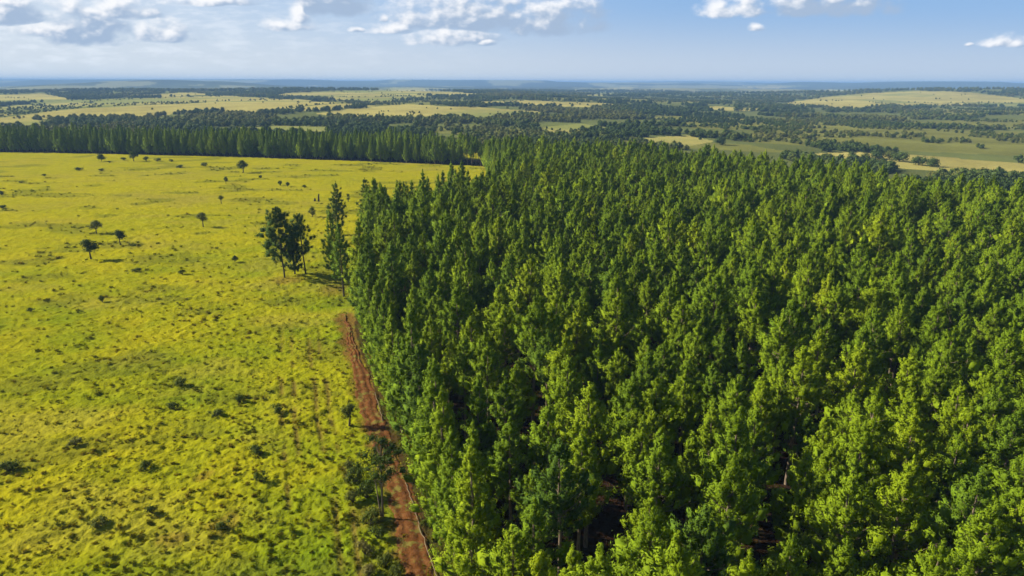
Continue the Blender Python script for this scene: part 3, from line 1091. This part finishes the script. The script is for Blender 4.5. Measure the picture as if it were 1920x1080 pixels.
VERGE = [
    (668, 905, 40, 'dark shrub under the lone track tree, farthest up the verge', 0.15, 0.9),
    (688, 938, 42, 'dense dark shrub at the foot of the lone track tree', 0.1, 0.9),
    (663, 945, 32, 'grey-green shrub on the grass side of the dense dark one', 0.5, 1.0),
    (690, 985, 40, 'leafy shrub just below the lone track tree', 0.35, 1.0),
    (707, 1010, 34, 'shrub hugging the bare earth below the lone track tree', 0.25, 0.9),
    (684, 1040, 36, 'tawny dry shrub on the verge', 0.95, 1.0),
    (722, 1062, 36, 'green shrub at the track edge near the picture bottom', 0.4, 0.9),
    (742, 1085, 36, 'green shrub cut by the picture bottom at the track edge', 0.4, 0.9),
    (690, 1078, 32, 'dry shrub cut by the picture bottom on the verge', 0.85, 1.1),
    (655, 880, 24, 'small green tuft shrub on the verge beyond the tree', 0.5, 1.0),
    (775, 905, 26, 'dark shrub at the plantation side of the track by the tree', 0.1, 0.9),
    (800, 985, 22, 'low shrub on the plantation side behind the long pale rail', 0.3, 0.9),
]
for k, (bx, by, hp, lab, ti, wd) in enumerate(VERGE):
    bush(k + 3, bx, by, hp * 0.72, lab, min(1.0, ti + 0.15), TB, wd)


def stump(bx, by, ty, rad, label, group=None):
    x, y, h = h_at(bx, by, ty)
    zz = np.linspace(0, 1, 6)
    g = np.random.default_rng(int(bx))
    path = np.stack([0.1 * zz * h + g.normal(size=6) * 0.04, g.normal(size=6) * 0.04, zz * h - 0.1], 1)
    v, f = tube(path, rad * (1.25 - 0.5 * zz), 9)
    n = len(v)
    v = np.concatenate([v, [path[-1] + [0, 0, 0.12]]])
    v[n - 9:n, 2] += g.random(9) * 0.35
    cap = np.array([(n - 9 + j, n - 9 + (j + 1) % 9, n) for j in range(9)])
    o = bpy.data.objects.new('tree_stump', mesh_from('tree_stump', v, [f, cap], 4, M_DARKBARK))
    COL.objects.link(o)
    o.location = (x, y, gz(x, y))
    o['label'] = label
    o['category'] = 'stump'


stump(597, 376, 363, 0.33, 'tall broken dark stump standing in the pasture near the spiky pine')
stump(590, 376, 371, 0.40, 'short dark stump beside the tall broken one')

# round trees on the valley meadow behind the plantation
RT = [
    (1646, 298, 286, 32, 'dark broad tree, first of the round row on the bright valley meadow', 0.1),
    (1668, 299, 285, 24, 'olive round tree in the middle of the clump on the valley meadow', 0.7),
    (1686, 303, 288, 36, 'largest rounded tree of the clump on the valley meadow', 0.4),
    (1722, 310, 294, 32, 'domed tree standing just apart from the meadow clump', 0.3),
    (1748, 313, 299, 30, 'last dark domed tree of the row on the valley meadow', 0.2),
    (1622, 295, 287, 16, 'small pale bushy tree before the round row on the meadow', 0.8),
    (1597, 294, 286, 18, 'small dim tree at the start of the valley meadow', 0.5),
    (1384, 209, 198, 22, 'dark tall clump tree at the end of a far pale field', 0.0),
    (1352, 272, 258, 26, 'dark rounded tree beyond the back edge of the plantation', 0.1),
]
def gpt(px, py):
    """where this line of sight meets the rolling far country"""
    d = ray(px, py)
    k = np.arange(200.0, 9000.0, 2.0) / d.y
    X, Y, Z = d.x * k, d.y * k, CAMZ + d.z * k
    below = Z < height(X, Y)
    i = int(np.argmax(below))
    return float(X[i]), float(Y[i])


for k, (bx, by, ty, w, lab, ti) in enumerate(RT):
    x, y = gpt(bx, by)
    z0 = float(height(np.array([x]), np.array([y]))[0])
    _, _, dep = proj(np.array([x]), np.array([y]), np.array([z0]))
    h = (by - ty) / F * dep[0] * 1.05
    w = w / F * dep[0]
    cv, tv = broad_parts(980 + k, h, w, h * 0.12, 70, max(0.4, w * 0.07))
    tree_thing('round_tree', lab, 'tree', x, y, mesh_from('crown', *cv, 4, M_FARLEAF), mesh_from('trunk', *tv, 4, M_DARKBARK, smooth=True), ti, 'round trees in the valley')

# ------------------------------------------------------------------ far woods
FAR = bpy.data.collections.new('far_tree_sources')
for k in range(5):
    cv, tv = broad_parts(1100 + k, 8.0, 9.0, 1.4, 26, 1.5)
    source('far_tree_source_%d' % k, cv, tv, [M_FARLEAF, M_DARKBARK], FAR)


def far_wood():
    X, Y, S = [], [], []
    for r0, r1, sp, sc in ((300, 700, 5.0, 0.62), (700, 1300, 7.0, 0.68), (1300, 2300, 9.5, 0.75), (2300, 4200, 17.0, 0.95)):
        area = R(86) / 2 * (r1 ** 2 - r0 ** 2)
        n = int(area / sp ** 2)
        a = (rng.random(n) - 0.5) * R(86)
        r = np.sqrt(r0 ** 2 + (r1 ** 2 - r0 ** 2) * rng.random(n))
        x, y = np.sin(a) * r, np.cos(a) * r
        c = cover_at(x, y)
        dens = fbm(x / 55, y / 55, 3, 401)
        keep = (c == 3) & (dens > np.where(x > -50, 0.50, 0.40))
        keep |= (c == 2) & (dens > 0.45) & (rng.random(n) < 0.85)
        lone = fbm(x / 140, y / 140, 3, 411)
        keep |= (c == 1) & (rng.random(n) < np.where(lone > 0.66, 0.12, 0.004))
        hedge = np.abs(fbm(x / 420, y / 520, 3, 127) - 0.5) < 0.010
        keep |= (c == 1) & hedge & (rng.random(n) < 0.5)
        # keep clear of the plantation
        keep &= ~in_poly(x, y, PLANTATION)
        k = keep
        sz = np.where(c[k] == 3, 1.0, np.where(c[k] == 2, 0.62, 0.5)) * sc
        X.append(x[k])
        Y.append(y[k])
        S.append(sz * (0.65 + 0.7 * rng.random(k.sum())))
    x, y, s = np.concatenate(X), np.concatenate(Y), np.concatenate(S)
    print('FAR TREES', len(x))
    t = np.clip(fbm(x / 130, y / 130, 3, 421) * 2.0 - 0.55 + 0.15 * rng.normal(size=len(x)), 0, 1)
    scatter('distant_woodland', FAR, x, y, surface(x, y) - 0.3, rng.random(len(x)) * 6.283, s, rng.integers(0, 5, len(x)), t)


far_wood()

# ------------------------------------------------------------------ grass
GRASS = bpy.data.collections.new('grass_sources')


def tuft(seed, n, h, w):
    g = np.random.default_rng(seed)
    vs, fs = [], []
    for k in range(n):
        a = g.random() * 6.283
        rr = w * math.sqrt(g.random()) * 0.6
        p = np.array([math.cos(a) * rr, math.sin(a) * rr, -0.05])
        lean = np.array([math.cos(a) * 0.5 + 0.35, math.sin(a) * 0.5 + 0.1, 0]) * h * (0.4 + 0.7 * g.random())
        hh = h * (0.55 + 0.6 * g.random())
        b = np.array([-math.sin(a), math.cos(a), 0]) * (0.022 + 0.02 * g.random()) * 1.3
        o = len(vs)
        m = p + lean * 0.35 + np.array([0, 0, hh * 0.65])
        t = p + lean + np.array([0, 0, hh])
        vs += [p - b, p + b, m + b * 0.9, m - b * 0.9, t + b * 0.25, t - b * 0.25]
        fs += [(o, o + 1, o + 2, o + 3), (o + 3, o + 2, o + 4, o + 5)]
    return np.array(vs), np.array(fs)


for k in range(5):
    v, f = tuft(1300 + k, 34, 0.27 + 0.03 * k, 0.55)
    gm = mesh_from('grass_source_%d' % k, v, f, 4, M_GRASS, smooth=True)
    gn = np.array([0, 0, 1.0]) + 0.45 * np.random.default_rng(k).normal(size=(len(v), 3))
    gm.normals_split_custom_set_from_vertices((gn / np.linalg.norm(gn, axis=1, keepdims=True)).tolist())
    o = bpy.data.objects.new('grass_source_%d' % k, gm)
    GRASS.objects.link(o)


def grass():
    X, Y, S = [], [], []
    a0, a1 = R(-44), R(4)
    n = 190000
    a = a0 + (a1 - a0) * rng.random(n)
    r = np.sqrt(46 ** 2 + (430 ** 2 - 46 ** 2) * rng.random(n))
    # thins out with distance, kept in the rank patches
    x, y = np.sin(a) * r, np.cos(a) * r
    near = np.exp(-(r - 46) / 38.0)
    rank = 0.6 * sstep(0.60, 0.68, fbm(x / 16, y / 9, 4, 441)) * 0.10
    dens = fbm(x / 2.4, y / 1.5, 3, 431)
    ok = rng.random(n) < np.clip(0.95 * near * (0.5 + 0.8 * sstep(0.38, 0.62, dens)) + rank, 0, 1)
    ok &= ~in_poly(x, y, PLANTATION)
    ok &= ~in_poly(x, y, VERGE_GAP) | (rng.random(n) < 0.2)
    ok &= ~in_poly(x, y, TRACK) | (rng.random(n) < 0.9 * sstep(0.50 - 0.22 * sstep(85, 150, y), 0.62 - 0.22 * sstep(85, 150, y), fbm(x / 1.6, y / 2.6, 3, 447)))
    x, y, r = x[ok], y[ok], r[ok]
    X.append(x)
    Y.append(y)
    S.append((0.62 + 0.5 * sstep(90, 220, r)) * (0.5 + 0.9 * rng.random(len(x)) ** 2) * (0.7 + 0.7 * fbm(x / 5, y / 3, 3, 431)))
    x, y, s = np.concatenate(X), np.concatenate(Y), np.concatenate(S)
    print('TUFTS', len(x))
    t = 0.80 - 0.75 * np.clip(1.5 * fbm(x / 26, y / 26, 4, 71) + 0.7 * fbm(x / 7, y / 5, 3, 77) - 0.72, 0, 1) + 0.12 * rng.normal(size=len(x))
    t = t + 0.32 - 0.2 * (1 - sstep(5, 30, poly_dist(x, y, edge_line))) - 0.25 * sstep(120, 220, np.hypot(x, y))
    scatter('grass', GRASS, x, y, surface(x, y), rng.random(len(x)) * 1.2 - 0.6, s, rng.integers(0, 5, len(x)), np.clip(t, 0, 1))


grass()

# ------------------------------------------------------------------ haze
def haze():
    z0, z1 = float(G['z'].min()) - 1.0, max(float(G['z'].max()) + 3, CAMZ + 6)
    w = 31500.0
    v = np.array([(sx * w, sy * w, z) for z in (z0, z1) for sx, sy in ((-1, -1), (1, -1), (1, 1), (-1, 1))])
    f = np.array([(3, 2, 1, 0), (4, 5, 6, 7), (0, 1, 5, 4), (1, 2, 6, 5), (2, 3, 7, 6), (3, 0, 4, 7)])
    m, nt, out = new_mat('haze')
    vp = nt.nodes.new('ShaderNodeVolumePrincipled')
    vp.inputs['Color'].default_value = (0.27, 0.47, 0.82, 1)
    vp.inputs['Density'].default_value = 0.00014
    vp.inputs['Anisotropy'].default_value = 0.0
    nt.links.new(vp.outputs[0], out.inputs['Volume'])
    o = bpy.data.objects.new('haze', mesh_from('haze', v, f, 4, m))
    COL.objects.link(o)
    o['kind'] = 'stuff'


haze()

# ------------------------------------------------------------------ sun and sky
SUN_EL, SUN_AZ = 30.0, -80.0        # azimuth clockwise from straight ahead
sd = bpy.data.lights.new('sun', 'SUN')
sd.energy = 5.0
sd.angle = R(0.5)
sd.color = (1.0, 0.93, 0.80)
so = bpy.data.objects.new('sun', sd)
COL.objects.link(so)
to_sun = Vector((math.sin(R(SUN_AZ)) * math.cos(R(SUN_EL)), math.cos(R(SUN_AZ)) * math.cos(R(SUN_EL)), math.sin(R(SUN_EL))))
so.rotation_euler = to_sun.to_track_quat('Z', 'Y').to_euler()
so.location = (0, 0, 200)

W = bpy.data.worlds.new('World')
SC.world = W
W.use_nodes = True
nt = W.node_tree
nt.nodes.clear()
b = NB(nt)
wo = b.n('ShaderNodeOutputWorld')
sky = b.n('ShaderNodeTexSky', sky_type='NISHITA')
sky.sun_disc = False
sky.sun_elevation = R(SUN_EL)
sky.sun_rotation = R(SUN_AZ)
sky.air_density = 1.0
sky.dust_density = 1.2
sky.ozone_density = 2.0
sky.altitude = 300
SKYS = 0.054
skycol = b.mix(1.0, sky.outputs[0], (SKYS * 0.92, SKYS * 0.97, SKYS * 1.15, 1), blend='MULTIPLY')
tcn = b.n('ShaderNodeTexCoord')
sep = b.n('ShaderNodeSeparateXYZ')
nt.links.new(tcn.outputs['Generated'], sep.inputs[0])
dx, dy, dz = sep.outputs
sy = b.m('MAXIMUM', dy, 0.02)
U = b.m('DIVIDE', dx, sy)
Vv = b.m('DIVIDE', dz, sy)


def uv(px, py):
    d = ray(px, py)
    return d.x / d.y, d.z / d.y


PXU = uv(961, 60)[0] - uv(960, 60)[0]
# cumulus: centre x, base y, half width, height above base, darkness
CLOUDS = [
    (30, 38, 75, 50, 0.30), (165, 70, 115, 90, 0.32), (300, 71, 75, 44, 0.12), (90, 64, 80, 30, 0.05), (215, 30, 110, 40, 0.1),
    (545, 53, 58, 24, 0.0), (562, 40, 26, 34, 0.0), (625, 20, 85, 60, 0.42), (400, 6, 120, 20, 0.0),
    (880, 46, 190, 92, 0.22), (1025, 54, 125, 80, 0.26), (850, 78, 105, 42, 0.08), (730, 59, 52, 20, 0.0),
    (912, 82, 28, 11, 0.0), (1345, 26, 44, 38, 0.0), (1395, 23, 60, 40, 0.08), (1530, 22, 155, 48, 0.34),
    (1414, 55, 20, 12, 0.0), (1885, 84, 52, 22, 0.0), (1815, 85, 12, 6, 0.0), (670, 57, 20, 8, 0.0), (720, 38, 12, 14, 0.0),
]
nv = b.n('ShaderNodeCombineXYZ')
b.put(nv.inputs[0], U)
b.put(nv.inputs[1], b.m('MULTIPLY', Vv, 1.5))
nA = b.noise(nv.outputs[0], 30.0, 5, 0.50)
nv2 = b.n('ShaderNodeVectorMath', operation='ADD')
nt.links.new(nv.outputs[0], nv2.inputs[0])
nv2.inputs[1].default_value = (-0.007, 0.009, 0)
nB = b.noise(nv2.outputs[0], 30.0, 3, 0.45)
env, hrel, dark = None, None, None
for cx, by, hw_, hh_, dk in CLOUDS:
    u0, v0 = uv(cx, by)
    hu = hw_ * PXU
    hv = hh_ * PXU
    ddv = b.m('SUBTRACT', Vv, v0)
    a1 = b.m('MULTIPLY', ddv, 1.0 / hv)
    a2 = b.m('MULTIPLY', ddv, -1.0 / (hv * 0.16 + 3.0 * PXU))
    vv = b.m('MAXIMUM', a1, a2)
    uu = b.m('MULTIPLY', b.m('SUBTRACT', U, u0), 1.0 / hu)
    e = b.m('SUBTRACT', 1.0, b.m('SQRT', b.m('ADD', b.m('MULTIPLY', uu, uu), b.m('MULTIPLY', vv, vv))))
    h = b.m('SUBTRACT', b.m('SUBTRACT', a1, b.m('MULTIPLY', uu, 0.35)), dk * 1.6)
    if env is None:
        env, hrel = e, h
    else:
        sel = b.ss(b.m('SUBTRACT', e, env), -0.22, 0.22)
        hrel = b.mix(sel, hrel, h, typ='FLOAT')
        env = b.m('MAXIMUM', env, e)
den = b.m('ADD', b.m('MULTIPLY', env, 1.0), b.m('MULTIPLY', b.m('SUBTRACT', nA, 0.50), 2.1))
envm = b.ss(env, -0.28, 0.12)
mask = b.m('MULTIPLY', b.ss(den, -0.12, 0.72), envm)
lit = b.m('ADD', b.m('MULTIPLY', hrel, 0.95), b.m('MULTIPLY', b.m('SUBTRACT', nA, nB), 2.0))
lit = b.m('ADD', lit, 0.42, clamp=True)
lit = b.ss(lit, 0.05, 0.85)
ccol = b.mix(lit, (0.22, 0.285, 0.385, 1), (0.55, 0.555, 0.57, 1))
# thin veil, thicker to the left
nv3 = b.n('ShaderNodeCombineXYZ')
b.put(nv3.inputs[0], U)
b.put(nv3.inputs[1], b.m('MULTIPLY', Vv, 4.0))
nC = b.noise(nv3.outputs[0], 22.0, 4, 0.6)
veil = b.m('MULTIPLY', b.ss(nC, 0.42, 0.72), b.ss(U, 0.15, -0.75))
veil = b.m('MULTIPLY', veil, b.ss(Vv, 0.005, 0.03))
veil = b.m('MULTIPLY', veil, 0.75)
milky = b.ss(Vv, 0.11, -0.01)
milky = b.m('MULTIPLY', milky, b.ss(U, 1.0, -0.8, 0.62, 0.95))
base = b.mix(0.8, skycol, (0.165, 0.285, 0.475, 1))
base = b.mix(milky, base, (0.41, 0.435, 0.46, 1))
base = b.mix(b.ss(U, 0.3, -0.8, 0.0, 0.75), base, (0.41, 0.45, 0.49, 1))
base = b.mix(veil, base, (0.48, 0.515, 0.56, 1))
ahead = b.ss(dy, 0.05, 0.25)
above = b.ss(dz, -0.01, 0.0)
fin = b.mix(b.m('MULTIPLY', mask, ahead), base, ccol)
low = b.ss(Vv, 0.20, 0.14)
fin = b.mix(low, skycol, fin)
# the clouds fill only a low band of the sky; elsewhere it is plain
band = b.m('MULTIPLY', b.m('GREATER_THAN', dy, 0.05), b.m('MULTIPLY', b.m('GREATER_THAN', dz, -0.02), b.m('LESS_THAN', Vv, 0.2)))
fin = b.mix(ahead, skycol, fin)
bg0, bg1 = b.n('ShaderNodeBackground'), b.n('ShaderNodeBackground')
b.put(bg0.inputs[0], skycol)
b.put(bg1.inputs[0], fin)
ms = b.n('ShaderNodeMixShader')
b.put(ms.inputs[0], band)
nt.links.new(bg0.outputs[0], ms.inputs[1])
nt.links.new(bg1.outputs[0], ms.inputs[2])
nt.links.new(ms.outputs[0], wo.inputs[0])

# ------------------------------------------------------------------ render settings
SC.view_settings.view_transform = 'Standard'
SC.view_settings.look = 'None'
SC.view_settings.gamma = 1.0
SC.view_settings.exposure = 0.85
SC.cycles.use_denoising = True
SC.cycles.max_bounces = 6
SC.cycles.diffuse_bounces = 2
SC.cycles.transmission_bounces = 3
SC.cycles.volume_bounces = 1
SC.cycles.use_adaptive_sampling = True
SC.cycles.adaptive_threshold = 0.02
SC.cycles.sample_clamp_indirect = 6.0
